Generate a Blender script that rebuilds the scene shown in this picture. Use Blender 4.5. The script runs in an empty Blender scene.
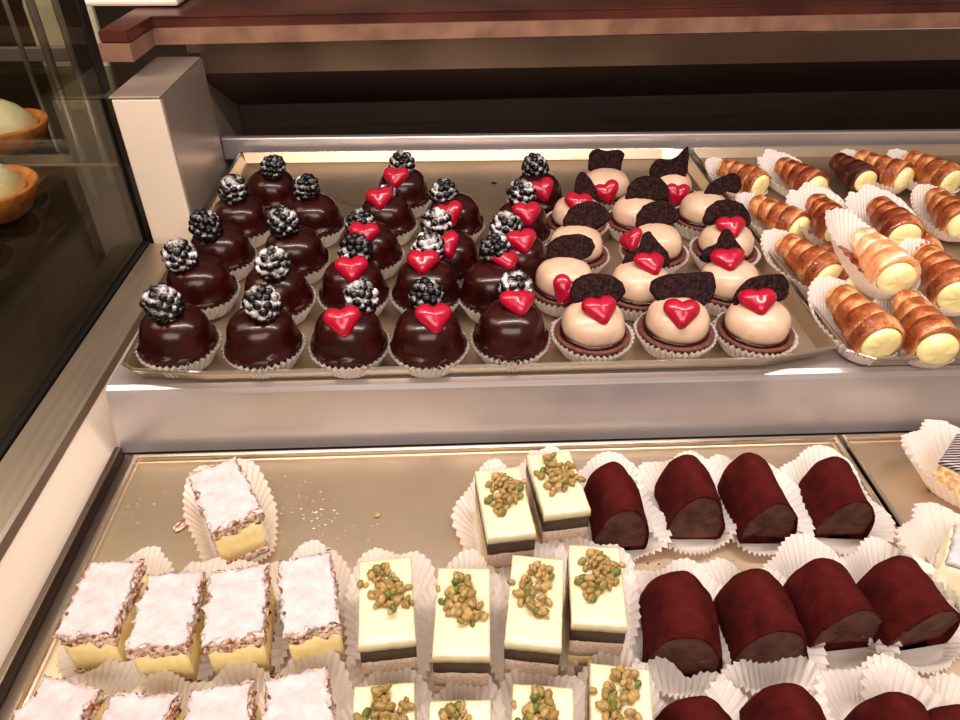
import bpy, bmesh, math, random
from math import sin, cos, pi, radians, sqrt, atan2
from mathutils import Vector, Matrix, noise

# ------------------------------------------------------------------ basics
COL = bpy.context.scene.collection
CAM_H, FPX = 0.40, 712.5
YAW, PITCH, ROLL = radians(3.067), radians(36.93), radians(0.515)
FWD = Vector((sin(YAW)*cos(PITCH), cos(YAW)*cos(PITCH), -sin(PITCH)))
_r = Vector((cos(YAW), -sin(YAW), 0)); _u = _r.cross(FWD)
RGT = cos(ROLL)*_r + sin(ROLL)*_u
UP = -sin(ROLL)*_r + cos(ROLL)*_u
EYE = Vector((0, 0, CAM_H))

def ray(px, py):
    return ((px-480)/FPX*RGT - (py-360)/FPX*UP + FWD).normalized()
def at(px, py, z):
    """world point seen at a photo pixel on the level z"""
    d = ray(px, py); return EYE + d*((z-CAM_H)/d.z)

def rgb(r, g, b):
    f = lambda c: (c/255/12.92) if c/255 <= .04045 else ((c/255+.055)/1.055)**2.4
    return (f(r), f(g), f(b), 1)

def link(o, parent=None):
    COL.objects.link(o)
    if parent is not None: o.parent = parent
    return o
def mesh_from(bm, name, mat, smooth=True):
    me = bpy.data.meshes.new(name)
    bmesh.ops.recalc_face_normals(bm, faces=bm.faces)
    bm.to_mesh(me); bm.free()
    for m in (mat if isinstance(mat, (list, tuple)) else [mat]): me.materials.append(m)
    if smooth: me.polygons.foreach_set('use_smooth', [True]*len(me.polygons))
    return me
def obj(name, me, parent=None, loc=None, rot=None, scale=None):
    o = bpy.data.objects.new(name, me); link(o, parent)
    if loc is not None: o.location = loc
    if rot is not None: o.rotation_euler = rot
    if scale is not None: o.scale = scale
    return o
def thing(name, label, cat, loc=(0, 0, 0), rz=0, group=None):
    o = bpy.data.objects.new(name, None); link(o)
    o.empty_display_size = .01
    o.location = loc; o.rotation_euler = (0, 0, rz)
    return tag(o, label, cat, group)
def tag(o, label, cat, group=None, kind=None):
    o['label'] = label; o['category'] = cat
    if group: o['group'] = group
    if kind: o['kind'] = kind
    return o
def struct(o, label=None, cat=None):
    o['kind'] = 'structure'
    if label: o['label'] = label
    if cat: o['category'] = cat
    return o

# ------------------------------------------------------------------ materials
def new_mat(name):
    m = bpy.data.materials.new(name); m.use_nodes = True
    nt = m.node_tree; b = nt.nodes['Principled BSDF']
    return m, nt, b
def N(nt, t, **kw):
    n = nt.nodes.new(t)
    for k, v in kw.items(): setattr(n, k, v)
    return n
def noise_node(nt, scale, detail=3, coord='Object', vec=None, rough=.5):
    n = N(nt, 'ShaderNodeTexNoise'); n.inputs['Scale'].default_value = scale
    n.inputs['Detail'].default_value = detail; n.inputs['Roughness'].default_value = rough
    if vec is None:
        tc = N(nt, 'ShaderNodeTexCoord'); vec = tc.outputs[coord]
    nt.links.new(vec, n.inputs['Vector'])
    return n
def ramp(nt, src, stops):
    r = N(nt, 'ShaderNodeValToRGB'); nt.links.new(src, r.inputs['Fac'])
    el = r.color_ramp.elements
    while len(el) < len(stops): el.new(.5)
    for e, (p, c) in zip(el, stops): e.position = p; e.color = c
    return r
def bump(nt, b, src, strength, dist):
    n = N(nt, 'ShaderNodeBump'); n.inputs['Strength'].default_value = strength
    n.inputs['Distance'].default_value = dist
    nt.links.new(src, n.inputs['Height']); nt.links.new(n.outputs['Normal'], b.inputs['Normal'])
    return n
def simple(name, c1, c2=None, scale=40, rough=.5, bmp=None, metal=0, coat=0, sss=0, detail=4, stops=(.35, .65), bscale=None, spec=None):
    m, nt, b = new_mat(name)
    b.inputs['Roughness'].default_value = rough
    b.inputs['Metallic'].default_value = metal
    b.inputs['Coat Weight'].default_value = coat
    b.inputs['Coat Roughness'].default_value = .06
    if spec is not None: b.inputs['Specular IOR Level'].default_value = spec
    if sss:
        b.inputs['Subsurface Weight'].default_value = sss
        b.inputs['Subsurface Radius'].default_value = (.006, .003, .002)
        b.inputs['Subsurface Scale'].default_value = 1.0
    n = noise_node(nt, scale, detail)
    if c2 is None: b.inputs['Base Color'].default_value = c1
    else:
        r = ramp(nt, n.outputs['Fac'], [(stops[0], c1), (stops[1], c2)])
        nt.links.new(r.outputs['Color'], b.inputs['Base Color'])
    if bmp:
        nn = noise_node(nt, bscale, 5) if bscale else n
        bump(nt, b, nn.outputs['Fac'], bmp[0], bmp[1])
    return m

M = {}
M['glaze'] = simple('chocolate_glaze', rgb(44, 11, 10), rgb(58, 17, 14), 60, .26, (.2, .002), coat=.22, spec=.38)
M['cake'] = simple('chocolate_cake', rgb(42, 16, 14), rgb(74, 36, 28), 350, .45, (.6, .002))
M['tart'] = simple('cocoa_tart_shell', rgb(88, 48, 40), rgb(120, 72, 60), 300, .7, (.5, .001))
M['cream'] = simple('caramel_mousse', rgb(214, 184, 160), rgb(202, 170, 147), 80, .34, (.10, .0015), coat=.15)
M['heart'] = simple('red_jelly_glaze', rgb(176, 16, 56), rgb(160, 10, 46), 90, .3, (.05, .001), coat=.5, sss=.2)
M['cookie'] = simple('cocoa_nib_cookie', rgb(24, 8, 9), rgb(70, 30, 28), 380, .6, (1.0, .004), detail=5, spec=.25, stops=(.45, .7))
M['sponge'] = simple('coffee_sponge', rgb(198, 176, 158), rgb(222, 202, 186), 500, .9, (.8, .001))
M['layer_dark'] = simple('cocoa_cream', rgb(92, 76, 62), rgb(72, 58, 48), 200, .5, (.3, .001))
M['white_glaze'] = simple('white_chocolate_glaze', rgb(232, 220, 186), rgb(226, 210, 172), 70, .25, (.12, .0015), coat=.4)
M['custard'] = simple('custard', rgb(252, 236, 186), rgb(246, 226, 164), 180, .5, (.25, .001))
M['custard_pale'] = simple('pale_custard', rgb(242, 222, 172), rgb(232, 208, 150), 180, .5, (.25, .001))
M['horn_cream'] = simple('horn_custard', rgb(248, 236, 184), rgb(238, 222, 160), 90, .35, (.2, .0015), coat=.3, sss=.15)
M['flaky'] = simple('puff_pastry', rgb(150, 92, 72), rgb(238, 214, 196), 330, .7, (1.0, .002), stops=(.38, .56))
M['sugar'] = simple('icing_sugar', rgb(214, 202, 204), rgb(196, 178, 178), 120, .95, (.8, .003), stops=(.3, .75))
M['cocoa'] = simple('cocoa_powder', rgb(70, 24, 24), rgb(88, 32, 29), 90, .95, (.55, .0015), detail=8, spec=.1, bscale=600)
M['ganache'] = simple('cut_ganache', rgb(80, 50, 43), rgb(104, 72, 62), 120, .6, (.5, .0015), spec=.25, bscale=500)
M['stone'] = simple('red_marble', rgb(66, 34, 29), rgb(96, 52, 42), 9, .25, detail=8)
M['stone_edge_lit'] = simple('marble_edge_lit', rgb(122, 92, 76), rgb(150, 116, 96), 30, .4, detail=8)  # paler than the top: light on the front edge put into the colour
M['white_panel'] = simple('cream_lacquer', rgb(232, 216, 200), rgb(226, 208, 192), 6, .35)
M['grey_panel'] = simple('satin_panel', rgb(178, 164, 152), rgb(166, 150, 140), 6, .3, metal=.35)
M['black'] = simple('black_gasket', rgb(16, 14, 13), rgb(24, 20, 18), 30, .45)
M['crust'] = simple('tart_crust', rgb(190, 118, 66), rgb(226, 158, 98), 90, .7, (.5, .002))
M['pale_cream'] = simple('whipped_cream', rgb(246, 242, 214), rgb(236, 230, 196), 60, .45, (.2, .002))
M['nougat'] = simple('candied_nuts', rgb(206, 156, 92), rgb(246, 222, 186), 260, .5, (.6, .002))
M['scuffed_dark'] = simple('dark_case_floor', rgb(58, 50, 40), rgb(78, 70, 56), 7, .3, detail=6)

def steel(name, c, rough, streak=(2, 60, 60), var=.08, metal=.92):
    m, nt, b = new_mat(name)
    b.inputs['Metallic'].default_value = metal
    tc = N(nt, 'ShaderNodeTexCoord'); mp = N(nt, 'ShaderNodeMapping')
    mp.inputs['Scale'].default_value = streak
    nt.links.new(tc.outputs['Object'], mp.inputs['Vector'])
    n = noise_node(nt, 6, 6, vec=mp.outputs['Vector'])
    n2 = noise_node(nt, 9, 4)
    r = ramp(nt, n2.outputs['Fac'], [(.3, tuple(x*.88 for x in c[:3])+(1,)), (.7, c)])
    nt.links.new(r.outputs['Color'], b.inputs['Base Color'])
    mr = N(nt, 'ShaderNodeMapRange'); mr.inputs['To Min'].default_value = rough-var; mr.inputs['To Max'].default_value = rough+var
    nt.links.new(n.outputs['Fac'], mr.inputs['Value']); nt.links.new(mr.outputs['Result'], b.inputs['Roughness'])
    bump(nt, b, n.outputs['Fac'], .08, .0005)
    return m
M['tray'] = steel('aluminium_tray', rgb(208, 190, 168), .38, (1, 1, 1))
M['tray_rim'] = steel('tray_rim_metal', rgb(214, 204, 190), .22, (1, 1, 1))
M['steel'] = steel('brushed_steel', rgb(214, 206, 206), .33, (1, 40, 40), metal=.68)
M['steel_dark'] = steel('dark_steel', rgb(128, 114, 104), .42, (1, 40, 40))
M['rail'] = steel('satin_rail', rgb(190, 176, 162), .42, (40, 1, 40))

def paper_mat():
    m, nt, b = new_mat('greaseproof_paper')
    out = nt.nodes['Material Output']
    b.inputs['Base Color'].default_value = rgb(250, 244, 240); b.inputs['Roughness'].default_value = .6
    tr = N(nt, 'ShaderNodeBsdfTranslucent'); tr.inputs['Color'].default_value = rgb(252, 240, 230)
    mx = N(nt, 'ShaderNodeMixShader'); mx.inputs['Fac'].default_value = .35
    tp = N(nt, 'ShaderNodeBsdfTransparent'); tp.inputs['Color'].default_value = (.97, .95, .93, 1)
    mx2 = N(nt, 'ShaderNodeMixShader'); mx2.inputs['Fac'].default_value = .05
    n = noise_node(nt, 120, 5); bump(nt, b, n.outputs['Fac'], .3, .001)
    nt.links.new(b.outputs[0], mx.inputs[1]); nt.links.new(tr.outputs[0], mx.inputs[2])
    nt.links.new(mx.outputs[0], mx2.inputs[1]); nt.links.new(tp.outputs[0], mx2.inputs[2])
    nt.links.new(mx2.outputs[0], out.inputs['Surface'])
    return m
M['paper'] = paper_mat()

def glass_mat():
    m, nt, b = new_mat('smoked_glass')
    out = nt.nodes['Material Output']
    tp = N(nt, 'ShaderNodeBsdfTransparent'); tp.inputs['Color'].default_value = (.74, .73, .66, 1)
    gl = N(nt, 'ShaderNodeBsdfGlossy'); gl.inputs['Roughness'].default_value = .02
    gl.inputs['Color'].default_value = (.9, .9, .85, 1)
    lw = N(nt, 'ShaderNodeLayerWeight'); lw.inputs['Blend'].default_value = .5
    pw = N(nt, 'ShaderNodeMath', operation='POWER'); pw.inputs[1].default_value = 4.0
    fr = N(nt, 'ShaderNodeMath', operation='MULTIPLY_ADD'); fr.inputs[1].default_value = .6; fr.inputs[2].default_value = .035
    nt.links.new(lw.outputs['Facing'], pw.inputs[0]); nt.links.new(pw.outputs[0], fr.inputs[0])
    mx = N(nt, 'ShaderNodeMixShader')
    nt.links.new(fr.outputs[0], mx.inputs[0]); nt.links.new(tp.outputs[0], mx.inputs[1]); nt.links.new(gl.outputs[0], mx.inputs[2])
    nt.links.new(mx.outputs[0], out.inputs['Surface'])
    return m
M['glass'] = glass_mat()

def berry_mat():
    m, nt, b = new_mat('blackberry_skin')
    b.inputs['Roughness'].default_value = .32
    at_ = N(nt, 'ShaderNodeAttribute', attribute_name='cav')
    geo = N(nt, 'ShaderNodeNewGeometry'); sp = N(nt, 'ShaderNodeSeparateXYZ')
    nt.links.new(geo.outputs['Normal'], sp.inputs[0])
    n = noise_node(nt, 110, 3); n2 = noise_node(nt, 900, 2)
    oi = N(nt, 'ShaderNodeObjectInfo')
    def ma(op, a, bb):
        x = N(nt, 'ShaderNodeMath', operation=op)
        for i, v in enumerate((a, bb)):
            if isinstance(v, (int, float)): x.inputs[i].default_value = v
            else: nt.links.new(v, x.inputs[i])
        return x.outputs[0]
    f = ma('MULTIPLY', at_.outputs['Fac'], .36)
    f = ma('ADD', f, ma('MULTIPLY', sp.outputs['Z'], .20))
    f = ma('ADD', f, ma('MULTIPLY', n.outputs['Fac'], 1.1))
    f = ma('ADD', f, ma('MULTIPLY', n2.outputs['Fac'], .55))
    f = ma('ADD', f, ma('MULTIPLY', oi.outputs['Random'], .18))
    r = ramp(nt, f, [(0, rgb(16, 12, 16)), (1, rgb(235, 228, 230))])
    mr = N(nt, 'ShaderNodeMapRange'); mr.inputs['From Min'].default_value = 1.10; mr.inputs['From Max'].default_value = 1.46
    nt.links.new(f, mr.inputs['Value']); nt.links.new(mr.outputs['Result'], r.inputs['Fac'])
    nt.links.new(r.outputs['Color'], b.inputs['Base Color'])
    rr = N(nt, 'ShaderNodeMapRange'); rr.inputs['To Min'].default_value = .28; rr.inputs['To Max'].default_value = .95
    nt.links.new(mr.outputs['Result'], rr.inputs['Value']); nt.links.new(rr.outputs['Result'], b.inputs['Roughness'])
    return m
M['berry'] = berry_mat()

def horn_mat(name, deep, mid, pale):
    m, nt, b = new_mat(name)
    b.inputs['Roughness'].default_value = .33; b.inputs['Coat Weight'].default_value = .35
    a = N(nt, 'ShaderNodeAttribute', attribute_name='bake')
    n = noise_node(nt, 48, 6, rough=.6)
    x = N(nt, 'ShaderNodeMath', operation='ADD'); y = N(nt, 'ShaderNodeMath', operation='MULTIPLY_ADD')
    y.inputs[1].default_value = 2.2; y.inputs[2].default_value = -1.1
    nt.links.new(n.outputs['Fac'], y.inputs[0]); nt.links.new(a.outputs['Fac'], x.inputs[0]); nt.links.new(y.outputs[0], x.inputs[1])
    r = ramp(nt, x.outputs[0], [(0.08, pale), (.45, mid), (.95, deep)])
    nt.links.new(r.outputs['Color'], b.inputs['Base Color'])
    n2 = noise_node(nt, 260, 6); bump(nt, b, n2.outputs['Fac'], .8, .0022)
    return m
M['horn'] = horn_mat('baked_puff_pastry', rgb(96, 38, 20), rgb(168, 92, 48), rgb(226, 176, 124))
M['horn_dark'] = horn_mat('dark_baked_puff', rgb(78, 30, 18), rgb(146, 68, 38), rgb(214, 150, 98))
M['horn_choc'] = horn_mat('chocolate_puff', rgb(46, 20, 16), rgb(84, 38, 28), rgb(128, 66, 46))
M['horn_pale'] = horn_mat('sugared_puff', rgb(196, 116, 70), rgb(232, 170, 122), rgb(250, 226, 204))

def nut_mat():
    m, nt, b = new_mat('pistachio_crumb')
    b.inputs['Roughness'].default_value = .4
    a = N(nt, 'ShaderNodeAttribute', attribute_name='tone')
    r = ramp(nt, a.outputs['Fac'], [(0, rgb(176, 146, 96)), (.45, rgb(150, 122, 74)), (.75, rgb(136, 126, 72)), (1, rgb(104, 112, 52))])
    nt.links.new(r.outputs['Color'], b.inputs['Base Color'])
    n = noise_node(nt, 500, 4); bump(nt, b, n.outputs['Fac'], .5, .001)
    return m
M['nut'] = nut_mat()

def striped_mat():
    m, nt, b = new_mat('striped_chocolate')
    b.inputs['Roughness'].default_value = .3
    tc = N(nt, 'ShaderNodeTexCoord'); w = N(nt, 'ShaderNodeTexWave'); w.bands_direction = 'DIAGONAL'
    w.inputs['Scale'].default_value = 170; w.inputs['Distortion'].default_value = 1.5
    nt.links.new(tc.outputs['Object'], w.inputs['Vector'])
    r = ramp(nt, w.outputs['Fac'], [(.45, rgb(44, 26, 28)), (.75, rgb(196, 184, 190))])
    nt.links.new(r.outputs['Color'], b.inputs['Base Color'])
    return m
M['striped'] = striped_mat()

# ------------------------------------------------------------------ shape helpers
def box_bm(bm, x0, x1, y0, y1, z0, z1, bev=0.0):
    vs = [bm.verts.new((x, y, z)) for z in (z0, z1) for y in (y0, y1) for x in (x0, x1)]
    fs = [bm.faces.new([vs[i] for i in q]) for q in ((0, 2, 3, 1), (4, 5, 7, 6), (0, 1, 5, 4), (2, 6, 7, 3), (0, 4, 6, 2), (1, 3, 7, 5))]
    if bev:
        es = list({e for f in fs for e in f.edges})
        bmesh.ops.bevel(bm, geom=es, offset=bev, segments=2, affect='EDGES', profile=.5)
    return bm
def box_mesh(name, mat, *a, bev=.0015, smooth=False):
    bm = bmesh.new(); box_bm(bm, *a, bev=bev); return mesh_from(bm, name, mat, smooth)
def prism(name, mat, pts, axis, lo, hi, bev=0):
    """2-D outline pushed along an axis ('x': pts are (y,z); 'z': pts are (x,y))"""
    bm = bmesh.new()
    def P(p, t): return (t, p[0], p[1]) if axis == 'x' else (p[0], p[1], t) if axis == 'z' else (p[0], t, p[1])
    a = [bm.verts.new(P(p, lo)) for p in pts]; b = [bm.verts.new(P(p, hi)) for p in pts]
    n = len(pts); bm.faces.new(a); bm.faces.new(b[::-1])
    for i in range(n): bm.faces.new((a[i], a[(i+1) % n], b[(i+1) % n], b[i]))
    if bev: bmesh.ops.bevel(bm, geom=list(bm.edges), offset=bev, segments=2, affect='EDGES')
    return mesh_from(bm, name, mat, False)
def rings_bm(bm, rings, close_first=True, close_last=True):
    vv = [[bm.verts.new(p) for p in r] for r in rings]
    n = len(rings[0]); fs = []
    for j in range(len(rings)-1):
        for i in range(n):
            fs.append(bm.faces.new((vv[j][i], vv[j][(i+1) % n], vv[j+1][(i+1) % n], vv[j+1][i])))
    if close_first: fs.append(bm.faces.new(vv[0][::-1]))
    if close_last: fs.append(bm.faces.new(vv[-1]))
    return vv, fs
def lathe(name, mat, prof, seg=56, wob=0, seed=0, sx=1, sy=1, low=None):
    rings = []
    for r, z in prof:
        ring = []
        for i in range(seg):
            a = 2*pi*i/seg
            k = 1+wob*noise.noise(Vector((cos(a)*1.6+seed*7.3, sin(a)*1.6, z*60)))
            zz = z
            if low and z < low[0]: zz = z+low[1]*noise.noise(Vector((cos(a)*3+seed*3.1, sin(a)*3, 4.2)))
            ring.append((r*k*cos(a)*sx, r*k*sin(a)*sy, zz))
        rings.append(ring)
    bm = bmesh.new(); rings_bm(bm, rings); return mesh_from(bm, name, mat)

def paper_cup(name, a, b, h, flare, pleats, ex=2.0, amp=.0010, seed=0, tall=None, rnd=.0, fl_var=.0):
    """pleated paper case; tall(angle) gives the wall height factor"""
    rng = random.Random(seed); per = 6; seg = pleats*per; rows = 7
    bm = bmesh.new(); rings = []
    def se(t, s):
        c, q = cos(t), sin(t)
        r = (abs(c)**ex+abs(q)**ex)**(-1/ex)
        return c*r*a*s, q*r*b*s
    def ring(s, zf, am):
        out = []
        for i in range(seg):
            t = 2*pi*i/seg
            w = noise.noise(Vector((cos(t)*1.3+seed*5.7, sin(t)*1.3, 0)))
            w2 = noise.noise(Vector((cos(t)*4+seed*2.7, sin(t)*4, 9)))
            hf = (tall(t) if tall else 1)*(1+rnd*(w+.5*w2))
            x, y = se(t, 1)
            L = sqrt(x*x+y*y); ux, uy = x/L, y/L
            off = (s-1)*min(a, b) if s < 1 else 0
            if s < 1: x, y = se(t, s); off = 0
            off += flare*zf*hf*(1+fl_var*w*2)
            pz = am*(1 if s >= 1 else 0)*(abs(((i % per)/per)*2-1)*2-1)*(1+.35*w2)
            rad = off+pz
            out.append((x+ux*rad, y+uy*rad, h*hf*zf+(-.0006*zf*(pz/amp if amp else 0))+.0003))
        return out
    rings.append(ring(.05, 0, 0)); rings.append(ring(.6, 0, 0)); rings.append(ring(.97, 0, 0))
    for j in range(rows):
        f = j/(rows-1); rings.append(ring(1, f**1.0, amp*(.45+.75*f)))
    rings_bm(bm, rings, True, False)
    return mesh_from(bm, name, M['paper'])

# ------------------------------------------------------------------ the display case
ZD, ZT = 0.055, 0.070          # shelf top, rim of the trays on it
XL, XR = -0.262, 1.35
# riser shelf: a steel box with an upright lip at the back
t = thing('display_shelf', 'raised brushed steel shelf carrying the cupcake and pastry horn trays', 'shelf', (0, 0, 0))
Yf = .431
bm = bmesh.new()
prof = [(Yf-.012, .001), (Yf, ZD-.006), (Yf+.002, ZD-.002), (Yf+.006, ZD), (.893, ZD), (.893, .001)]
obj('shelf_box', prism('shelf_box', M['steel'], prof, 'x', XL, XR), t)
obj('back_lip', box_mesh('back_lip', M['steel'], -.2805, XR, .895, .905, ZD, .0835, bev=.002), t)
# lower deck
o = obj('floor', prism('floor', M['steel_dark'], [(-.1, -.045), (-.1, -.0005), (1.25, -.0005), (1.25, -.045)], 'x', -.264, XR)); struct(o)
o = obj('deck_edge', box_mesh('deck_edge', M['steel_dark'], -.2625, -.2575, -.1, Yf-.014, 0, .010, bev=.001)); o.name = 'trim_1'; struct(o)
# cream side panel sloping up to the rail below the glass
o = obj('wall_left', prism('wall_left', M['white_panel'], [(-.2645, -.06), (-.2645, -.012), (-.290, .031), (-.300, .031), (-.300, -.06)], 'y', -.1, .70)); struct(o)
o = obj('trim_2', prism('trim_2', M['rail'], [(-.286, .026), (-.2855, .0355), (-.288, .037), (-.3165, .040), (-.3165, .026)], 'y', -.1, .6995)); struct(o)
# glass with channel and gasket
t = thing('glass_screen', 'tall tinted glass side pane left of the trays', 'glass panel', (0, 0, 0))
obj('pane', box_mesh('pane', M['glass'], -.326, -.321, -.1, .7045, .033, .60, bev=0), t)
obj('channel', box_mesh('channel', M['black'], -.330, -.3175, -.1, .700, .022, .043, bev=.001), t)
obj('gasket', box_mesh('gasket', M['black'], -.3275, -.3195, .7045, .7060, .022, .19, bev=.0004), t)
obj('upright', box_mesh('upright', M['black'], -.336, -.3195, .7062, .722, .193, .60, bev=.001), t)
# white corner post and its side
t = thing('corner_post', 'cream boxed corner post beside the back of the cupcake tray', 'post', (0, 0, 0))
PZ = .189
obj('front_face', box_mesh('front_face', M['white_panel'], -.316, -.2705, .7065, .7115, -.02, PZ-.001, bev=.0012), t)
obj('side_face', prism('side_face', M['grey_panel'], [(-.2698, .712), (-.2698, .858), (-.281, .893), (-.281, 1.04), (-.285, 1.04), (-.285, .894), (-.2738, .859), (-.2738, .712)], 'z', -.02, PZ-.001), t)
obj('cap', box_mesh('cap', M['grey_panel'], -.318, -.270, .7065, .853, PZ-.0008, PZ+.002, bev=.001), t)
# steel back of the well: upright lip, sloping soffit, upright wall
prof = [(.853, .206), (.862, .170), (1.0, .092), (1.0, -.03), (1.012, -.03), (1.012, .100), (.872, .180), (.862, .206)]
a_, b_ = at(247, 106, .092), at(960, 90, .092)
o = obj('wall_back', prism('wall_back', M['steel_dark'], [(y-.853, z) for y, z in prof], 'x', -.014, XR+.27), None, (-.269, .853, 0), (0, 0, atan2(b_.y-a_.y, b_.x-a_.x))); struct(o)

# marble counter behind
ZS = .2065
SL = (at(960, 28, ZS).y-at(210, 44.5, ZS).y)/(at(960, 28, ZS).x-at(210, 44.5, ZS).x)
def sp(px, py): p = at(px, py, ZS); return (p.x, p.y)
front = [sp(104, 62), sp(134, 62), sp(156, 45), (1.35, sp(156, 45)[1]+(1.35-sp(156, 45)[0])*SL)]
pts = [(front[0][0]-.002, front[0][1])]+front[1:]+[(1.35, 2.3), (front[0][0]-.002, 2.3)]
t = thing('marble_counter', 'polished red marble counter slab above the back of the case', 'counter', (0, 0, 0))
obj('slab_edge', prism('slab_edge', M['stone_edge_lit'], pts, 'z', ZS, ZS+.0165), t)
obj('slab_top', prism('slab_top', M['stone'], [(x+(.002 if i == 0 else 0), y+(.004 if i < 4 else 0)) for i, (x, y) in enumerate(pts)], 'z', ZS+.0165, ZS+.028, bev=.0015), t)
p = at(128, 2, ZS+.033)
o = obj('plate', box_mesh('plate', M['white_panel'], p.x-.05, p.x+.055, p.y-.004, p.y+.16, ZS+.029, ZS+.037, bev=.003)); tag(o, 'pale flat plate edge on the marble counter above the post', 'plate')

# beyond the glass: neighbouring case floor, and objects standing in for reflections in the pane
o = obj('floor', box_mesh('floor_beyond', M['scuffed_dark'], -2.2, -.335, -.4, 2.6, -.09, -.07, bev=0)); struct(o)
o = obj('wall_for_reflection', box_mesh('wall_for_reflection', M['steel_dark'], -2.6, 1.8, 2.6, 2.63, -.07, 1.6, bev=0)); struct(o)  # unseen dark wall added so the marble top reflects dark
t = thing('reflection_shelf', 'thin glass shelf added to hold the reflection tarts beyond the pane', 'shelf')  # added shelf under tarts that stand in for glass reflections
gz = .105
obj('shelf_plate', box_mesh('shelf_plate', M['glass'], -1.1, -.345, .60, 1.15, gz-.006, gz, bev=0), t)
obj('front_edge', box_mesh('front_edge', M['rail'], -1.1, -.345, .7535, .7555, gz-.0005, gz+.002, bev=0), t)
for bx in (-1.02, -.42):
    obj('bracket', box_mesh('bracket', M['steel_dark'], bx, bx+.02, .62, 1.13, -.07, gz-.0065, bev=.001), t)
crust = lathe('crust', M['crust'], [(.0, .0), (.036, 0), (.044, .012), (.049, .024), (.047, .027), (.042, .022), (.036, .016), (.0, .015)], wob=.05)
blob = lathe('blob', M['pale_cream'], [(.034, .014), (.035, .022), (.031, .032), (.024, .040), (.014, .047), (.004, .050)], wob=.12, seed=3)
for (px, py, lab) in ((2, 128, 'cream-topped fruit tart standing in for a glass reflection, the farther one'), (-18, 192, 'cream-topped tart standing in for a glass reflection, the nearer one at the photo edge')):
    p = at(px, py, gz+.02)
    t = thing('reflected_tart', lab, 'tart', (p.x, p.y, gz+.0005), .4, 'tarts standing in for reflections')  # solid tart in place of a reflection in the pane
    obj('crust', crust, t); obj('cream_topping', blob, t)
t = thing('reflected_rods', 'upright steel rods behind the pane, standing in for reflected posts', 'rack')  # rods stand in for upright posts reflected in the glass
for px, py, r in ((62, 96, .007), (84, 92, .006), (40, 100, .004)):
    p = at(px, py, .02)
    bm = bmesh.new(); rings_bm(bm, [[(p.x+r*cos(a*pi/8), p.y+r*sin(a*pi/8), z) for a in range(16)] for z in (-.07, .45)])
    obj('rod', mesh_from(bm, 'rod', M['steel']), t)
p = at(25, 62, .05)
obj('reflection_bar', box_mesh('reflection_bar', M['steel'], p.x-.5, p.x+.13, p.y, p.y+.012, .05, .075, bev=.002), t)  # bar put in for a bright reflection band on the pane
for px, py, s, lab in ((22, 30, .05, 'pale block standing in for reflected paper, left of the rods'), (58, 22, .045, 'upright pale block standing in for reflected paper, between the rods')):
    p = at(px, py, .10)
    o = obj('reflected_paper', box_mesh('reflected_paper', M['pale_cream'], -s*.6, s*.6, -s*.4, s*.4, 0, s*1.6, bev=.006), None, (p.x, p.y+.1, -.0699), (0, 0, .3), (1, 1, 2.6)); tag(o, lab, 'parcel', 'blocks standing in for reflected paper')  # pale block in place of white paper reflected in the pane

# ------------------------------------------------------------------ trays
def tray_mesh(name, pts, zf, zr, wall=.010, bead=.0016):
    """pts: outline of the rim (counter-clockwise). floor level zf, rim level zr"""
    n = len(pts)
    def inset(d):
        out = []
        for i in range(n):
            p0, p1, p2 = Vector(pts[i-1]), Vector(pts[i]), Vector(pts[(i+1) % n])
            e1, e2 = (p1-p0).normalized(), (p2-p1).normalized()
            n1, n2 = Vector((-e1.y, e1.x)), Vector((-e2.y, e2.x))
            b = (n1+n2); b /= max(.3, b.dot(n1))
            out.append(p1+b*d)
        return out
    prof = [(wall, zf), (wall-.0015, zf+.0008), (.0035, zr-.0008), (.0030, zr), (.0020, zr+.0009), (.0006, zr+.0006), (0, zr-.0006), (.0008, zr-.0020), (.0022, zr-.0022), (wall-.001, zf-.0008)]
    bm = bmesh.new(); rings = [[(p.x, p.y, z) for p in inset(d)] for d, z in prof]
    vv, fs = rings_bm(bm, rings)
    for f in fs:
        c = f.calc_center_median()
        f.material_index = 1 if c.z > zf+.004 and (abs(c.z-zr) < .003) else 0
    me = mesh_from(bm, name, [M['tray'], M['tray_rim']], False)
    return me
def tray(pts, zf, zr, label, wall=.010):
    cx = sum(p[0] for p in pts)/len(pts); cy = sum(p[1] for p in pts)/len(pts)
    loc = Vector((cx, cy, 0))
    me = tray_mesh('baking_tray', [(p[0]-cx, p[1]-cy) for p in pts], zf, zr, wall)
    o = obj('baking_tray', me, None, loc)
    return tag(o, label, 'tray', 'metal pastry trays')
ZF = .0575
xa, xb = -.2475, .3095
tray([(xa+.008, .436), (xa+.06, .4295), (xb-.06, .4305), (xb, .4445), (xb, .878), (xb-.03, .884), (xa-.006, .884), (xa-.010, .878), (xa-.002, .444)], ZF, ZT, 'shallow metal tray on the raised shelf holding the round cupcakes')
xc, xd = .3135, .870
tray([(xc+.018, .4275), (xd-.04, .4275), (xd, .442), (xd, .878), (xd-.03, .884), (xc+.004, .884), (xc, .878), (xc, .441)], ZF, ZT, 'shallow metal tray on the raised shelf holding the pastry horns')
ZL = .0035
tray([(-.246, -.02), (.3105, -.02), (.3105, .4085), (-.246, .4085)], ZL, .0085, 'lower metal tray with sugared slices, pistachio slices and cocoa logs', .0045)
tray([(.3140, -.02), (.870, -.02), (.870, .4085), (.3140, .4085)], ZL, .0085, 'lower right metal tray with the striped pastry', .0045)

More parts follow.
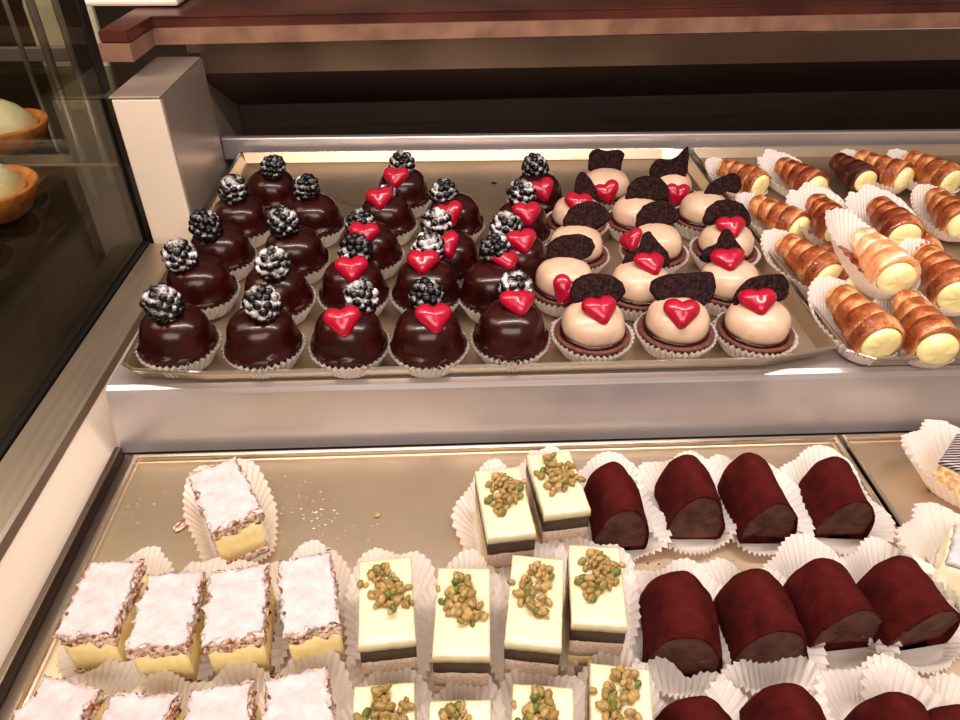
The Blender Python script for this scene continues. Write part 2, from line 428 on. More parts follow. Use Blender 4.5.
# ------------------------------------------------------------------ cupcake pieces
cup_round = [paper_cup('paper_cup', .0225, .0225, .0165, .0085, 38, amp=.0009, seed=s, rnd=.10) for s in range(3)]
cup_wide = [paper_cup('paper_cup', .0235, .0235, .0165, .0090, 40, amp=.0009, seed=s+5, rnd=.12) for s in range(3)]
cake = [lathe('cake', M['cake'], [(.020, .0012), (.0265, .014), (.0292, .0172), (.0296, .0190), (.0284, .0208), (.024, .0212)], 64, .035, s) for s in range(3)]
DP = [(.0280, .0158), (.0298, .0172), (.0298, .0192), (.0280, .0222), (.0266, .0258), (.0259, .0300), (.0247, .0345), (.0222, .0395), (.0178, .0436), (.0120, .0461), (.0060, .0472), (.0015, .0474)]
domes = [lathe('glaze_dome', M['glaze'], DP, 64, .035, s, low=(.020, .0060)) for s in range(4)]
shell = [lathe('tart_shell', M['tart'], [(.0215, .0012), (.0285, .0150), (.0300, .0166), (.0302, .0180), (.0292, .0188), (.0265, .0180), (.0200, .0178)], 64, .025, s) for s in range(2)]
ring = lathe('glaze_ring', M['layer_dark'], [(.0235, .0175), (.0262, .0182), (.0262, .0200), (.0235, .0208)], 48, .05, 2)
ring.materials[0] = M['glaze']
WP = [(.0225, .0192), (.0245, .0205), (.0252, .0235), (.0250, .0275), (.0238, .0320), (.0210, .0364), (.0165, .0396), (.0110, .0414), (.0050, .0421), (.0012, .0422)]
wdomes = [lathe('mousse_dome', M['cream'], WP, 64, .05, s+11) for s in range(4)]

def berry_mesh(seed):
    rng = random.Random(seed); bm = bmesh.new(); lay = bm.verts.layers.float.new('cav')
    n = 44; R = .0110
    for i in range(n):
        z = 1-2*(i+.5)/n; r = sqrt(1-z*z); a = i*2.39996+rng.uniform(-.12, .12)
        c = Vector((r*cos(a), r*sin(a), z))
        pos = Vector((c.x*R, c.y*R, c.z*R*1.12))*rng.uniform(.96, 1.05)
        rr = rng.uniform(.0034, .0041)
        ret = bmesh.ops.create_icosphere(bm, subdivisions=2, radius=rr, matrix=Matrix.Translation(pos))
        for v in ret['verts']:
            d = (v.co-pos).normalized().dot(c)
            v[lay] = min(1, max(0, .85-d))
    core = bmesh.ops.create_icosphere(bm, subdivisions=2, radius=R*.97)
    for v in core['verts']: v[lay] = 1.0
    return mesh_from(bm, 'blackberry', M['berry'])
berries = [berry_mesh(s) for s in range(3)]

def heart_mesh():
    n = 64; circ = []
    for sx in (-1, 1):
        for k in range(15):
            f = k/14; circ.append((sx*.46*(1-f), .34*(1-f)-.56*f, .53*(1-f)+.30*f))
    pts = []
    for i in range(n):
        t = 2*pi*i/n+pi/2; dx, dy = cos(t), sin(t); best = 0
        for cx, cy, cr in circ:
            q = dx*cx+dy*cy; d = q*q-(cx*cx+cy*cy-cr*cr)
            if d > 0: best = max(best, q+sqrt(d))
        pts.append(Vector((dx*best, dy*best)))
    for _ in range(3): pts = [(pts[i-1]+pts[i]*2+pts[(i+1) % n])/4 for i in range(n)]
    R = .0132; rings = []
    for s, z in ((.82, -.0018), (.97, -.0008), (1.0, .0008), (.96, .0026), (.86, .0043), (.70, .0057), (.5, .0066), (.28, .0070), (.1, .0071)):
        rings.append([(p.x*R*s, p.y*R*s, z+.0010*(1-s)*abs(p.x)) for p in pts])
    bm = bmesh.new(); rings_bm(bm, rings); return mesh_from(bm, 'heart', M['heart'])
heart = heart_mesh()

def chip_mesh(outline, seed, th=.0042):
    n = 60; rng = random.Random(seed)
    # resample a closed polygon
    P = [Vector(p) for p in outline]; L = [(P[(i+1) % len(P)]-P[i]).length for i in range(len(P))]; T = sum(L)
    pts = []
    for k in range(n):
        d = T*k/n; i = 0
        while d > L[i]: d -= L[i]; i += 1
        pts.append(P[i].lerp(P[(i+1) % len(P)], d/L[i]))
    for _ in range(3): pts = [(pts[i-1]+pts[i]*2+pts[(i+1) % n])/4 for i in range(n)]
    pts = [p*(1+.05*noise.noise(Vector((p.x*300, p.y*300, seed)))) for p in pts]
    rings = []
    for s, z in ((.1, -th/2), (.5, -th/2), (.94, -th/2), (1, -th*.3), (1, th*.3), (.94, th/2), (.75, th/2), (.5, th/2), (.3, th/2), (.1, th/2)):
        rings.append([(p.x*s, p.y*s, z+(.0009*noise.noise(Vector((p.x*s*260, p.y*s*260, seed+z*900))))) for p in pts])
    bm = bmesh.new(); rings_bm(bm, rings); return mesh_from(bm, 'cocoa_chip', M['cookie'])
def K(l): return [(x*.001, y*.001) for x, y in l]
CH = {
 'oval': K([(-19, -3), (-16, -9), (-6, -11), (6, -10), (15, -7), (19, 0), (17, 7), (8, 11), (-6, 11), (-15, 7)]),
 'half': K([(-19, -9), (-6, -11), (8, -11), (19, -8), (18, 1), (12, 9), (2, 12), (-9, 10), (-16, 3)]),
 'square': K([(-17, -9), (-16, 8), (-10, 12), (0, 9), (12, 11), (18, 7), (15, -3), (15, -10), (0, -11)]),
 'ear': K([(-18, -11), (-17, 0), (-10, 7), (-2, 4), (8, 8), (17, 18), (18, 2), (16, -11), (0, -12)]),
 'leaf': K([(-8, -14), (-10, 0), (-6, 11), (0, 17), (6, 10), (10, -2), (11, -14), (2, -17)]),
 'peak': K([(-19, -9), (-14, 0), (-6, 3), (-3, 14), (2, 17), (7, 9), (15, 1), (18, -9), (8, -12), (-8, -12)]),
 'long': K([(-23, 0), (-18, -8), (-5, -11), (10, -13), (18, -8), (21, 2), (18, 11), (4, 10), (-12, 9), (-20, 6)]),
 'hook': K([(-20, -10), (-17, 0), (-6, 8), (6, 9), (16, 9), (20, 2), (18, -6), (12, -10), (6, -4), (-4, -5), (-12, -12)]),
}
chips = {k: chip_mesh(v, i+1) for i, (k, v) in enumerate(CH.items())}

def dome_hit(px, py, c, rad, grow, sink=0):
    """touching point on a dome: where the sight line meets the ellipsoid, or passes nearest to it"""
    d = ray(px, py); R = Vector([r+grow for r in rad])
    o2 = Vector(((EYE-c)[i]/R[i] for i in range(3))); d2 = Vector((d[i]/R[i] for i in range(3)))
    A, B, Cc = d2.dot(d2), 2*o2.dot(d2), o2.dot(o2)-1
    disc = B*B-4*A*Cc
    t = (-B-sqrt(disc)*(1-sink))/(2*A) if disc > 0 else -B/(2*A)
    q = (o2+d2*t)
    if disc <= 0: q.normalize()
    if q.z < .15: q.z = .15; q.normalize()
    p = Vector([q[i]*R[i] for i in range(3)])
    nrm = Vector([q[i]/R[i] for i in range(3)]).normalized()
    return p, nrm
def frame(nrm, up, spin=0):
    z = nrm.normalized(); x = up.cross(z).normalized(); y = z.cross(x)
    m = Matrix((x, y, z)).transposed()
    return (m @ Matrix.Rotation(spin, 3, 'Z')).to_euler()

rng = random.Random(4)
ROW = ['in the front row', 'second from the front', 'third from the front', 'fourth from the front', 'at the back']
def cupcake(px, py, b, h, label, group, i):
    """px,py: middle of the dome; b: blackberry; h: heart (pixel, spin)"""
    g = at(px, py, ZF+.030)
    t = thing('chocolate_cupcake', label, 'cupcake', (g.x, g.y, ZF+.0006), 0, group)
    rz = rng.uniform(0, 6.28)
    obj('paper_cup', cup_round[i % 3], t, rot=(0, 0, rz))
    obj('cake_base', cake[i % 3], t, rot=(0, 0, rz*2))
    obj('glaze_dome', domes[i % 4], t, rot=(0, 0, rz*3))
    base = Vector(t.location); c = base+Vector((0, 0, .021)); rad = (.0258, .0258, .0264)
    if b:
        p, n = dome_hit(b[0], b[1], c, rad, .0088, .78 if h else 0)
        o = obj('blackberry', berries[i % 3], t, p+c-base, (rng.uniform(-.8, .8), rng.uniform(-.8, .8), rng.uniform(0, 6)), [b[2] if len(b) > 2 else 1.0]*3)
    if h:
        p, n = dome_hit(h[0], h[1], c, rad, .0012)
        n2 = (n+Vector((0, -.30, .15))).normalized()
        obj('red_heart', heart, t, p+c-base+n2*.001, frame(n2, Vector((0, .7, .7)), h[2]), [(h[3] if len(h) > 3 else 1.0)*1.1]*3)
B1 = [  # blackberry only, two left-hand columns
 (175, 330, (163, 304), 0, 0), (199, 279, (180, 256), 0, 1), (220, 245, (206, 226), 0, 2), (240, 214, (233, 190), 0, 3), (272, 187, (273, 168, .92), 0, 4),
 (261, 331, (263, 304), 1, 0), (276, 286, (273, 264), 1, 1), (294, 248, (283, 223), 1, 2), (313, 213, (306, 188, .92), 1, 3)]
for i, (px, py, b, c, r) in enumerate(B1):
    where = ['front corner', 'second from the front', 'third from the front', 'fourth from the front', 'fifth and farthest'][r] if c == 0 else ['in the front row', 'second from the front', 'third from the front', 'fourth and farthest'][r]
    cupcake(px, py, b, None, 'glossy chocolate dome with lone dusted blackberry, %s column, %s' % (('leftmost', 'second')[c], where), 'chocolate domes with only a blackberry', i)
B2 = [
 (348, 331, (361, 298), (343, 323, .15), 0, 0), (353, 281, (356, 252, 1.05), (352, 271, .1), 0, 1), (370, 243, (361, 225), (364, 236, -.1), 0, 2), (386, 212, (386, 197, .8), (380, 200, .1), 0, 3), (403, 186, (402, 165), (396, 179, -.1), 0, 4),
 (428, 331, (427, 297), (434, 320, .1), 1, 0), (426, 281, (428, 249), (423, 264, .0), 1, 1), (449, 252, (436, 224), (446, 247, .35), 1, 2), (454, 213, (444, 194), (450, 215, .25), 1, 3),
 (511, 325, (515, 289), (518, 305, .1), 2, 0), (494, 283, (496, 243), (505, 262, .05), 2, 1), (519, 255, (503, 220), (522, 243, .2), 2, 2), (521, 220, (522, 194), (527, 215, .1), 2, 3), (537, 190, (535, 168), (542, 191, .35), 2, 4)]
for i, (px, py, b, h, c, r) in enumerate(B2):
    last = r == (3 if c == 1 else 4)
    cupcake(px, py, b, h, 'chocolate dome with red heart and blackberry, %s heart column, %s' % (('left', 'middle', 'right')[c], 'farthest back' if last else ROW[r]), 'chocolate domes with a heart and a blackberry', i)

def mousse(px, py, h, ck, label, i):
    g = at(px, py, ZF+.024)
    t = thing('mousse_tartlet', label, 'tartlet', (g.x, g.y, ZF+.0006), 0, 'cream dome tartlets with cocoa chips')
    rz = rng.uniform(0, 6.28)
    obj('paper_cup', cup_wide[i % 3], t, rot=(0, 0, rz))
    obj('tart_shell', shell[i % 2], t, rot=(0, 0, rz*2))
    obj('glaze_ring', ring, t, rot=(0, 0, rz))
    obj('mousse_dome', wdomes[i % 4], t, rot=(0, 0, rz*3))
    base = Vector(t.location); c = base+Vector((0, 0, .020)); rad = (.0250, .0250, .0222)
    if h:
        p, n = dome_hit(h[0], h[1], c, rad, .0010)
        n2 = (n+Vector((0, -.30, .1))).normalized()
        obj('red_heart', heart, t, p+c-base+n2*.001, frame(n2, Vector((0, .7, .7)), h[2]), [(h[3] if len(h) > 3 else 1.0)*1.1]*3)
    if ck:
        kind, cx, cy, spin, sc, tilt = ck
        p, n = dome_hit(cx, cy, c, rad, .0055)
        n2 = Vector((rng.uniform(-.12, .12), -cos(tilt), sin(tilt)))
        obj('cocoa_chip', chips[kind], t, p+c-base+Vector((0, .002, .002)), frame(n2, Vector((0, .3, 1)), spin), [sc*1.25]*3)
W = [
 (593, 326, (600, 312, .15), ('oval', 598, 288, -.12, .98, .75), 0, 0), (564, 281, (566, 291, -.5), ('oval', 571, 248, .1, .92, .75), 0, 1),
 (576, 247, None, ('half', 585, 218, .35, 1.0, .75), 0, 2), (577, 216, (578, 205, -.15), ('leaf', 586, 188, .2, .9, .6), 0, 3), (606, 187, (607, 193, .3), ('square', 606, 162, 0, .92, .5), 0, 4),
 (677, 323, (681, 315, -.12), ('long', 686, 284, .0, 1.0, .8), 1, 0), (640, 285, (650, 266, .1), ('peak', 648, 250, .0, .95, .75), 1, 1),
 (655, 245, (633, 242, .2, .9), ('half', 656, 218, .2, .9, .75), 1, 2), (637, 215, None, ('half', 647, 192, .05, .95, .7), 1, 3), (668, 187, (676, 195, -.05), ('ear', 669, 168, 0, .95, .5), 1, 4),
 (757, 324, (758, 304, .0, 1.05), ('hook', 762, 285, 0, 1.0, .7), 2, 0), (729, 282, (728, 262, .0, 1.05), ('peak', 723, 245, -.15, .95, .75), 2, 1),
 (726, 244, (731, 229, .05), ('half', 727, 215, -.1, .98, .75), 2, 2), (704, 212, None, ('hook', 721, 190, .35, .95, .7), 2, 3)]
CK = {'oval': 'oval', 'half': 'half-round', 'square': 'squarish', 'ear': 'pointed', 'leaf': 'narrow upright', 'peak': 'peaked', 'long': 'broad', 'hook': 'curved'}
for i, (px, py, h, ck, c, r) in enumerate(W):
    last = r == (3 if c == 2 else 4)
    lab = 'beige mousse tartlet, %s cocoa chip%s, %s column, %s' % (CK[ck[0]], ' and heart' if h else ', no heart', ('left mousse', 'middle mousse', 'right mousse')[c], 'farthest back' if last else ROW[r])
    mousse(px, py, h, ck, lab, i)

# ------------------------------------------------------------------ cream horns
def horn_mesh(seed, mat):
    rg = random.Random(seed); L = .066; nu, nt = 110, 48; turns = 4.2
    bm = bmesh.new(); lay = bm.verts.layers.float.new('bake'); vv = []
    for j in range(nu):
        u = j/(nu-1); row = []
        for i in range(nt):
            a = 2*pi*i/nt
            rb = .0098+.0092*min(1, u*1.15)**.8
            if u < .06: rb *= sqrt(max(0.02, u/.06))*.75+.25
            ph = (u*turns-a/(2*pi)+.31*seed+.16*noise.noise(Vector((u*4+seed*3, cos(a), sin(a))))) % 1.0
            rise = (1-ph)**.55 if ph > .10 else (ph/.10)*(.94)
            rr = rb*(.87+.155*rise)+.0016*noise.noise(Vector((cos(a)*1.6+seed, sin(a)*1.6, u*7)))
            flat = .93 if sin(a) < -.5 else 1
            x = (u-.5)*L; y = rr*cos(a); z = rr*sin(a)*flat
            if u > .985: y *= .93; z *= .93
            v = bm.verts.new((x, y, z)); top = .5+.5*sin(a)
            v[lay] = (.15+.60*rise*(.45+.55*top)+.12*noise.noise(Vector((u*7, a, seed)))) if ph > .07 else .0
            row.append(v)
        vv.append(row)
    for j in range(nu-1):
        for i in range(nt): bm.faces.new((vv[j][i], vv[j][(i+1) % nt], vv[j+1][(i+1) % nt], vv[j+1][i]))
    bm.faces.new(vv[0])
    rim = []   # inner lip
    for r_, dx in ((.84, -.0005), (.80, -.006)):
        row = []
        for i in range(nt):
            a = 2*pi*i/nt; v = bm.verts.new((L/2+dx, .0175*r_*cos(a), .0175*r_*sin(a))); v[lay] = .3; row.append(v)
        rim.append(row)
    for A, B in ((vv[-1], rim[0]), (rim[0], rim[1])):
        for i in range(nt): bm.faces.new((A[i], A[(i+1) % nt], B[(i+1) % nt], B[i]))
    return mesh_from(bm, 'pastry_shell', mat)
def filling_mesh(bulge, seed):
    rings = []
    for r, x in ((.0140, .024), (.0144, .031), (.0142, .033+bulge*.3), (.0130, .033+bulge*.6), (.0105, .033+bulge*.85), (.007, .033+bulge), (.002, .0332+bulge)):
        rings.append([(x+.0006*noise.noise(Vector((cos(a*pi/20)*2, sin(a*pi/20)*2, seed))), r*cos(a*pi/20)*1.0, r*sin(a*pi/20)*.97) for a in range(40)])
    bm = bmesh.new(); rings_bm(bm, rings); return mesh_from(bm, 'cream_filling', M['horn_cream'])
HM = {k: [horn_mesh(s, M[k]) for s in range(2)] for k in ('horn', 'horn_dark', 'horn_choc', 'horn_pale')}
fills = [filling_mesh(.004, 1), filling_mesh(.007, 2)]
tip_tall = lambda t: .95+.7*max(0, -cos(t))**1.5-.30*max(0, cos(t))
lef_tall = lambda t: .9+1.0*max(0, cos(t+2.3))-.3*max(0, cos(t))
horn_cup = [paper_cup('paper_case', .032, .0175, .015, .009, 46, ex=3.0, amp=.0008, seed=21, tall=tip_tall, rnd=.15),
            paper_cup('paper_case', .033, .0175, .018, .015, 46, ex=3.0, amp=.0008, seed=22, tall=tip_tall, rnd=.2),
            paper_cup('paper_case',   .034, .019, .020, .012, 46, ex=3.0, amp=.0003, seed=23, tall=lef_tall, rnd=.1)]
# tip pixel, mouth pixel, lift, kind, case (or None), scale, label
H = [
 ((838, 296), (879, 338), 0, 'horn', 0, 1.0, 'golden cream horn at the front left corner of its tray'),
 ((908, 306), (932, 338), 0, 'horn', 0, .95, 'plump cream horn in the front row, right of the corner horn'),
 ((787, 246), (824, 272), 0, 'horn', 0, .92, 'cream horn by the left rim behind the corner horn'),
 ((757, 206), (794, 225), 0, 'horn', 0, .85, 'pale golden cream horn by the left rim, second from the back'),
 ((722, 168), (758, 184), 0, 'horn', 0, .80, 'small golden cream horn in the back left corner of its tray'),
 ((852, 228), (908, 287), .020, 'horn_pale', 2, .98, 'pale sugared horn lying high in a big smooth paper'),
 ((920, 250), (962, 298), .006, 'horn', 0, 1.0, 'browned horn at the right photo edge above the front row'),
 ((812, 200), (843, 234), .012, 'horn_dark', 1, .88, 'dark browned horn with a tall pleated paper fanned behind it'),
 ((873, 203), (908, 238), .014, 'horn_dark', 1, .92, 'striped browned horn right of the dark horn, in fanned paper'),
 ((780, 166), (815, 186), .006, 'horn_dark', 1, .84, 'deep brown horn in fanned paper near the back left'),
 ((838, 163), (862, 178), 0, 'horn_choc', None, .80, 'very dark chocolate-brown horn at the back, between papers'),
 ((858, 160), (900, 176), .004, 'horn', 0, .86, 'light golden horn against the back rim of its tray'),
 ((906, 160), (950, 180), .010, 'horn', 0, .92, 'golden horn with cream showing, back right at the photo edge'),
 ((930, 194), (966, 226), .004, 'horn', 0, .90, 'golden browned horn at the right photo edge, third from back'),
 ((897, 228), (926, 256), .0, 'horn', None, .80, 'half hidden horn tip between the sugared horn and edge horn'),
 ((826, 250), (858, 284), -.002, 'horn_dark', None, .85, 'shadowed horn under the big smooth paper'),
 ((985, 300), (1012, 338), 0, 'horn', 0, .95, ''),
]
for i, (tp, mp, lift, kind, case, sc, lab) in enumerate(H):
    if not lab: continue
    zr = ZF+.0022+.0215*sc+lift
    a = at(tp[0], tp[1], zr); b = at(mp[0], mp[1], zr)
    d = b-a; mid = (a+b)/2
    t = thing('cream_horn', lab, 'pastry', (mid.x, mid.y, ZF+.0006+lift), atan2(d.y, d.x), 'cream horns in the right-hand tray')
    sc = sc*.75+.33; s3 = [sc]*3
    obj('pastry_shell', HM[kind][i % 2], t, (0, 0, .0205*sc), (rng.uniform(0, .1), .05, 0), s3)
    obj('cream_filling', fills[i % 2 if i != 5 else 1], t, (0, 0, .0205*sc), (0, .05, 0), s3)
    if case is not None: obj('paper_case', horn_cup[case], t, (0, 0, 0), (0, 0, 0), [sc*1.02]*3)

# ------------------------------------------------------------------ lower tray slices
def slab_rings(w, l, z0, z1, seed, amp, nz=3, edge=.0, seg=14):
    """rounded rectangular block with rough sides (w along x, l along y, y from 0 back)"""
    out = []
    def per():
        P = []
        for k in range(seg): P.append((-w/2+w*k/seg, -l/2))
        for k in range(seg*2): P.append((w/2, -l/2+l*k/(seg*2)))
        for k in range(seg): P.append((w/2-w*k/seg, l/2))
        for k in range(seg*2): P.append((-w/2, l/2-l*k/(seg*2)))
        return P
    P = per()
    for j in range(nz):
        z = z0+(z1-z0)*j/(nz-1); out.append([])
        for x, y in P:
            s = Vector((x*220, y*220, z*420+seed*3.7)); k = amp*noise.noise(s)+amp*.6*noise.noise(s*2.7)
            L = sqrt(x*x+y*y); out[-1].append((x*(1+k/L), y*(1+k/L), z+.35*amp*noise.noise(s*1.3+Vector((5, 5, 5)))))
    return out
def slab(name, mat, w, l, z0, z1, seed, amp, rnd=.0, nz=3, dome=0, topamp=0):
    rings = slab_rings(w, l, z0, z1, seed, amp, nz)
    def inner(r, s, dz, am=0):
        return [(x*s, y*s, z+dz+am*noise.noise(Vector((x*s*160, y*s*160, seed)))) for x, y, z in r]
    top = slab_rings(w, l, z0, z1, seed, 0, nz)[-1]; rings[-1] = [(x*.985, y*.99, z-rnd) for x, y, z in rings[-1]]
    for s in (.93, .85, .68, .5, .3, .08): rings.append(inner(top, s, dome*(1-s), topamp))
    bot = rings[0]; rings.insert(0, inner(bot, .1, 0))
    bm = bmesh.new(); rings_bm(bm, rings); return mesh_from(bm, name, mat, True)
rect_tall = lambda t: .72+.38*sin(t)
def rcup(a, b, h, fl, seed, ex=4): return paper_cup('paper_case', a, b, h, fl, 52, ex=ex, amp=.0009, seed=seed, tall=rect_tall, rnd=.16, fl_var=.3)
slice_cup = [rcup(.0178, .0300, .017, .017, 31), rcup(.0180, .0298, .018, .018, 32), rcup(.0178, .0295, .016, .017, 33)]
log_tall = lambda t: .78+.30*sin(t)
log_cup = [paper_cup('paper_case', .0195, .0285, .0130, .017, 54, ex=2.8, amp=.0010, seed=40+s, tall=log_tall, rnd=.2, fl_var=.3) for s in range(3)]

mf = []
for s in range(3):
    mf.append(dict(
        base=slab('pastry_base', M['flaky'], .0325, .056, .0012, .0065, s, .0016, nz=4),
        cust=slab('custard_layer', M['custard'], .0315, .055, .0062, .0296, s+3, .0004, nz=4),
        top=slab('pastry_top', M['flaky'], .0335, .057, .0290, .0376, s+6, .0034, nz=6),
        sug=slab('sugar_crust', M['sugar'], .0322, .0550, .0366, .0388, s+9, .0044, rnd=.0006, nz=3, topamp=.0014)))
ZC = ZL+.0006
def slice_at(ft, bt, ztop):
    """front-top and back-top pixels of a slice whose top is at ztop"""
    a, b = at(ft[0], ft[1], ztop), at(bt[0], bt[1], ztop)
    d = b-a; m = (a+b)/2
    return m, atan2(d.y, d.x)-pi/2, d.length
MF = [((235, 520), (213, 464), 'lone sugar-topped custard slice, set apart behind the front rows', 1),
 ((80, 634), (118, 560), 'sugar-topped custard slice at the left end of its row, by the rim', 1),
 ((153, 645), (177, 572), 'sugar-topped custard slice, second from the left in its row', 1),
 ((231, 638), (240, 567), 'sugar-topped custard slice, third from left, beside the jagged-topped one', 1),
 ((312, 628), (304, 555), 'jagged sugar-topped custard slice next to the pistachio slices', 1),
 ((18, 758), (60, 697), 'partly cut off sugared slice at the bottom left corner', 1),
 ((110, 775), (140, 708), 'partly cut off sugared slice, second in the bottom row', 1),
 ((212, 770), (220, 694), 'partly cut off sugared slice, third in the bottom row', 1),
 ((300, 760), (297, 676), 'partly cut off sugared slice, fourth in the bottom row', 1)]
for i, (ft, bt, lab, _) in enumerate(MF):
    m, rz, L = slice_at(ft, bt, ZC+.039*1.08)
    t = thing('custard_slice', lab, 'pastry', (m.x, m.y, ZC), rz, 'sugar-dusted custard slices in paper cases'); t.scale = (1, 1, 1.08)
    q = mf[i % 3]; k = min(1.08, max(.84, L/.0565)); sc = ((.96, .92, .94)[i % 3], k, 1.0)
    obj('paper_case', slice_cup[i % 3], t, (0, .002, 0), scale=(1.02, k*1.08, .80))
    obj('pastry_base', q['base'], t, scale=sc)
    c_ = obj('custard_layer', q['cust'], t, scale=sc)
    tp = obj('pastry_top', q['top'], t, rot=(0, 0, rng.uniform(-.05, .05)), scale=sc)
    obj('sugar_crust', q['sug'], tp, rot=(0, 0, rng.uniform(-.03, .03)), scale=(1, 1, 1))

def nuts_mesh(seed, n=78, wx=.0100, wy=.0180, cy=.004):
    rg = random.Random(seed); bm = bmesh.new(); lay = bm.verts.layers.float.new('tone')
    for i in range(n):
        x = rg.gauss(0, .5)*wx; y = cy+rg.uniform(-1, 1)*wy*(.9 if abs(x) < wx*.5 else .6)
        x += .003*sin(y*150+seed); r = rg.uniform(.0014, .0026)
        z = .0003+r*.6+(.0022 if rg.random() < .4 and abs(x) < wx*.5 else 0)
        mt = Matrix.Translation((x, y, z)) @ Matrix.Rotation(rg.uniform(0, 3), 4, 'Z') @ Matrix.Rotation(rg.uniform(0, 3), 4, 'X') @ Matrix.Diagonal((1.35, .95, .8, 1))
        ret = bmesh.ops.create_icosphere(bm, subdivisions=2, radius=r, matrix=mt)
        tone = rg.choice([0, .1, .3, .45, .6, .6, 1.0 if rg.random() < .6 else .3])
        for v in ret['verts']:
            v[lay] = tone; v.co += Vector((1, 1, 1))*.0004*noise.noise(v.co*900)
    return mesh_from(bm, 'pistachio_topping', M['nut'], False)
nuts = [nuts_mesh(s) for s in range(5)]
ps = []
for s in range(3):
    ps.append(dict(
        l1=slab('pale_base', M['custard_pale'], .0305, .056, .0012, .0095, s, .0004, nz=3),
        l2=slab('sponge_layer', M['sponge'], .0302, .0558, .0093, .0222, s+3, .0006, nz=4),
        l3=slab('cocoa_layer', M['layer_dark'], .0305, .0560, .0220, .0318, s+5, .0004, nz=3),
        l4=slab('white_glaze', M['white_glaze'], .0312, .0568, .0314, .0370, s+8, .0003, rnd=.0006, nz=3)))
PS = [((512, 535), (497, 468), 'pistachio-topped white slice, back left of the rear pair'),
 ((568, 512), (548, 452), 'pistachio-topped white slice, tilted right of the rear pair'),
 ((387, 643), (385, 558), 'pistachio-topped white slice beside the sugared slices, green nut at its top'),
 ((461, 656), (464, 567), 'pistachio-topped white slice with a green-centred nut patch'),
 ((533, 645), (538, 556), 'pistachio-topped white slice with a large golden nut heap'),
 ((600, 625), (594, 545), 'pistachio-topped white slice nearest the cocoa logs, nuts at its back'),
 ((382, 775), (384, 692), 'partly cut off pistachio slice at the bottom, below the sugared neighbour'),
 ((460, 790), (460, 712), 'barely visible pistachio slice at the bottom photo edge'),
 ((543, 778), (543, 692), 'partly cut off pistachio slice, third of the bottom four'),
 ((624, 756), (620, 670), 'partly cut off pistachio slice with crowded nuts, bottom row by the logs')]
for i, (ft, bt, lab) in enumerate(PS):
    m, rz, L = slice_at(ft, bt, ZC+.037*1.17)
    t = thing('pistachio_slice', lab, 'pastry', (m.x, m.y, ZC), rz, 'white glazed pistachio slices in paper cases'); t.scale = (1, 1, 1.17)
    q = ps[i % 3]; k = min(1.05, max(.86, L/.0568)); sc = (1, k, 1)
    obj('paper_case', slice_cup[(i+1) % 3], t, (0, .002, 0), scale=(1, k*1.08, .72))
    obj('pale_base', q['l1'], t, scale=sc); obj('sponge_layer', q['l2'], t, scale=sc)
    obj('cocoa_layer', q['l3'], t, scale=sc); g = obj('white_glaze', q['l4'], t, scale=sc)
    nn = obj('pistachio_topping', nuts[i % 5], t, (0, 0, .0367)); nn['kind'] = 'stuff'

def log_mesh(seed):
    """arched cocoa log: cross-section an arch, front end cut clean (second material)"""
    rg = random.Random(seed); L = .049; w, h = .0185, .0405; nu = 26
    arch = []
    k = 30
    for i in range(k+1):
        a = pi*i/k
        x = w*cos(a); z = .010+(h-.010)*sin(a)**1.25
        arch.append((x, z))
    arch = [(w*.93, .0012), (w*.98, .005), (w, .008)]+arch[1:-1]+[(-w, .008), (-w*.98, .005), (-w*.93, .0012), (-w*.4, .0010), (w*.4, .0010)]
    rings = []
    for j in range(nu+1):
        v = j/nu; y = -L/2+L*v
        s = 1.0
        if v > .9: s = 1-.10*((v-.9)/.1)**2
        rings.append([])
        for x, z in arch:
            n1 = noise.noise(Vector((x*70, y*60, z*70+seed*9)))*.0024+noise.noise(Vector((x*300, y*300, z*300+seed)))*.0004
            yy = y + (.008*(.5+noise.noise(Vector((seed*1.7, z*40, x*40)))) if j == 0 else 0)*(1 if z < .025 else .2)
            rings[-1].append((x*s*(1+n1*25)+.0015*sin(v*3+seed), yy, max(.001, z*(1-(1-s)*.6)+n1*(1 if z > .004 else 0))))
    bm = bmesh.new(); vv, fs = rings_bm(bm, rings, False, True)
    # cut front face, slightly sunken and rough
    c0 = rings[0]; cx = sum(p[0] for p in c0)/len(c0); cz = .016; inner = []
    prev = vv[0]
    for s in (.93, .8, .55, .25):
        row = [bm.verts.new((cx+(p[0]-cx)*s, p[1]+.0006+.0010*noise.noise(Vector((p[0]*s*200, seed, p[2]*s*200))), cz+(p[2]-cz)*s)) for p in c0]
        for i in range(len(row)):
            f = bm.faces.new((prev[i], prev[(i+1) % len(row)], row[(i+1) % len(row)], row[i])); f.material_index = 1 if s < .93 else 0
        prev = row
    f = bm.faces.new(prev); f.material_index = 1
    return mesh_from(bm, 'cocoa_log', [M['cocoa'], M['ganache']])
logs = [log_mesh(s) for s in range(4)]
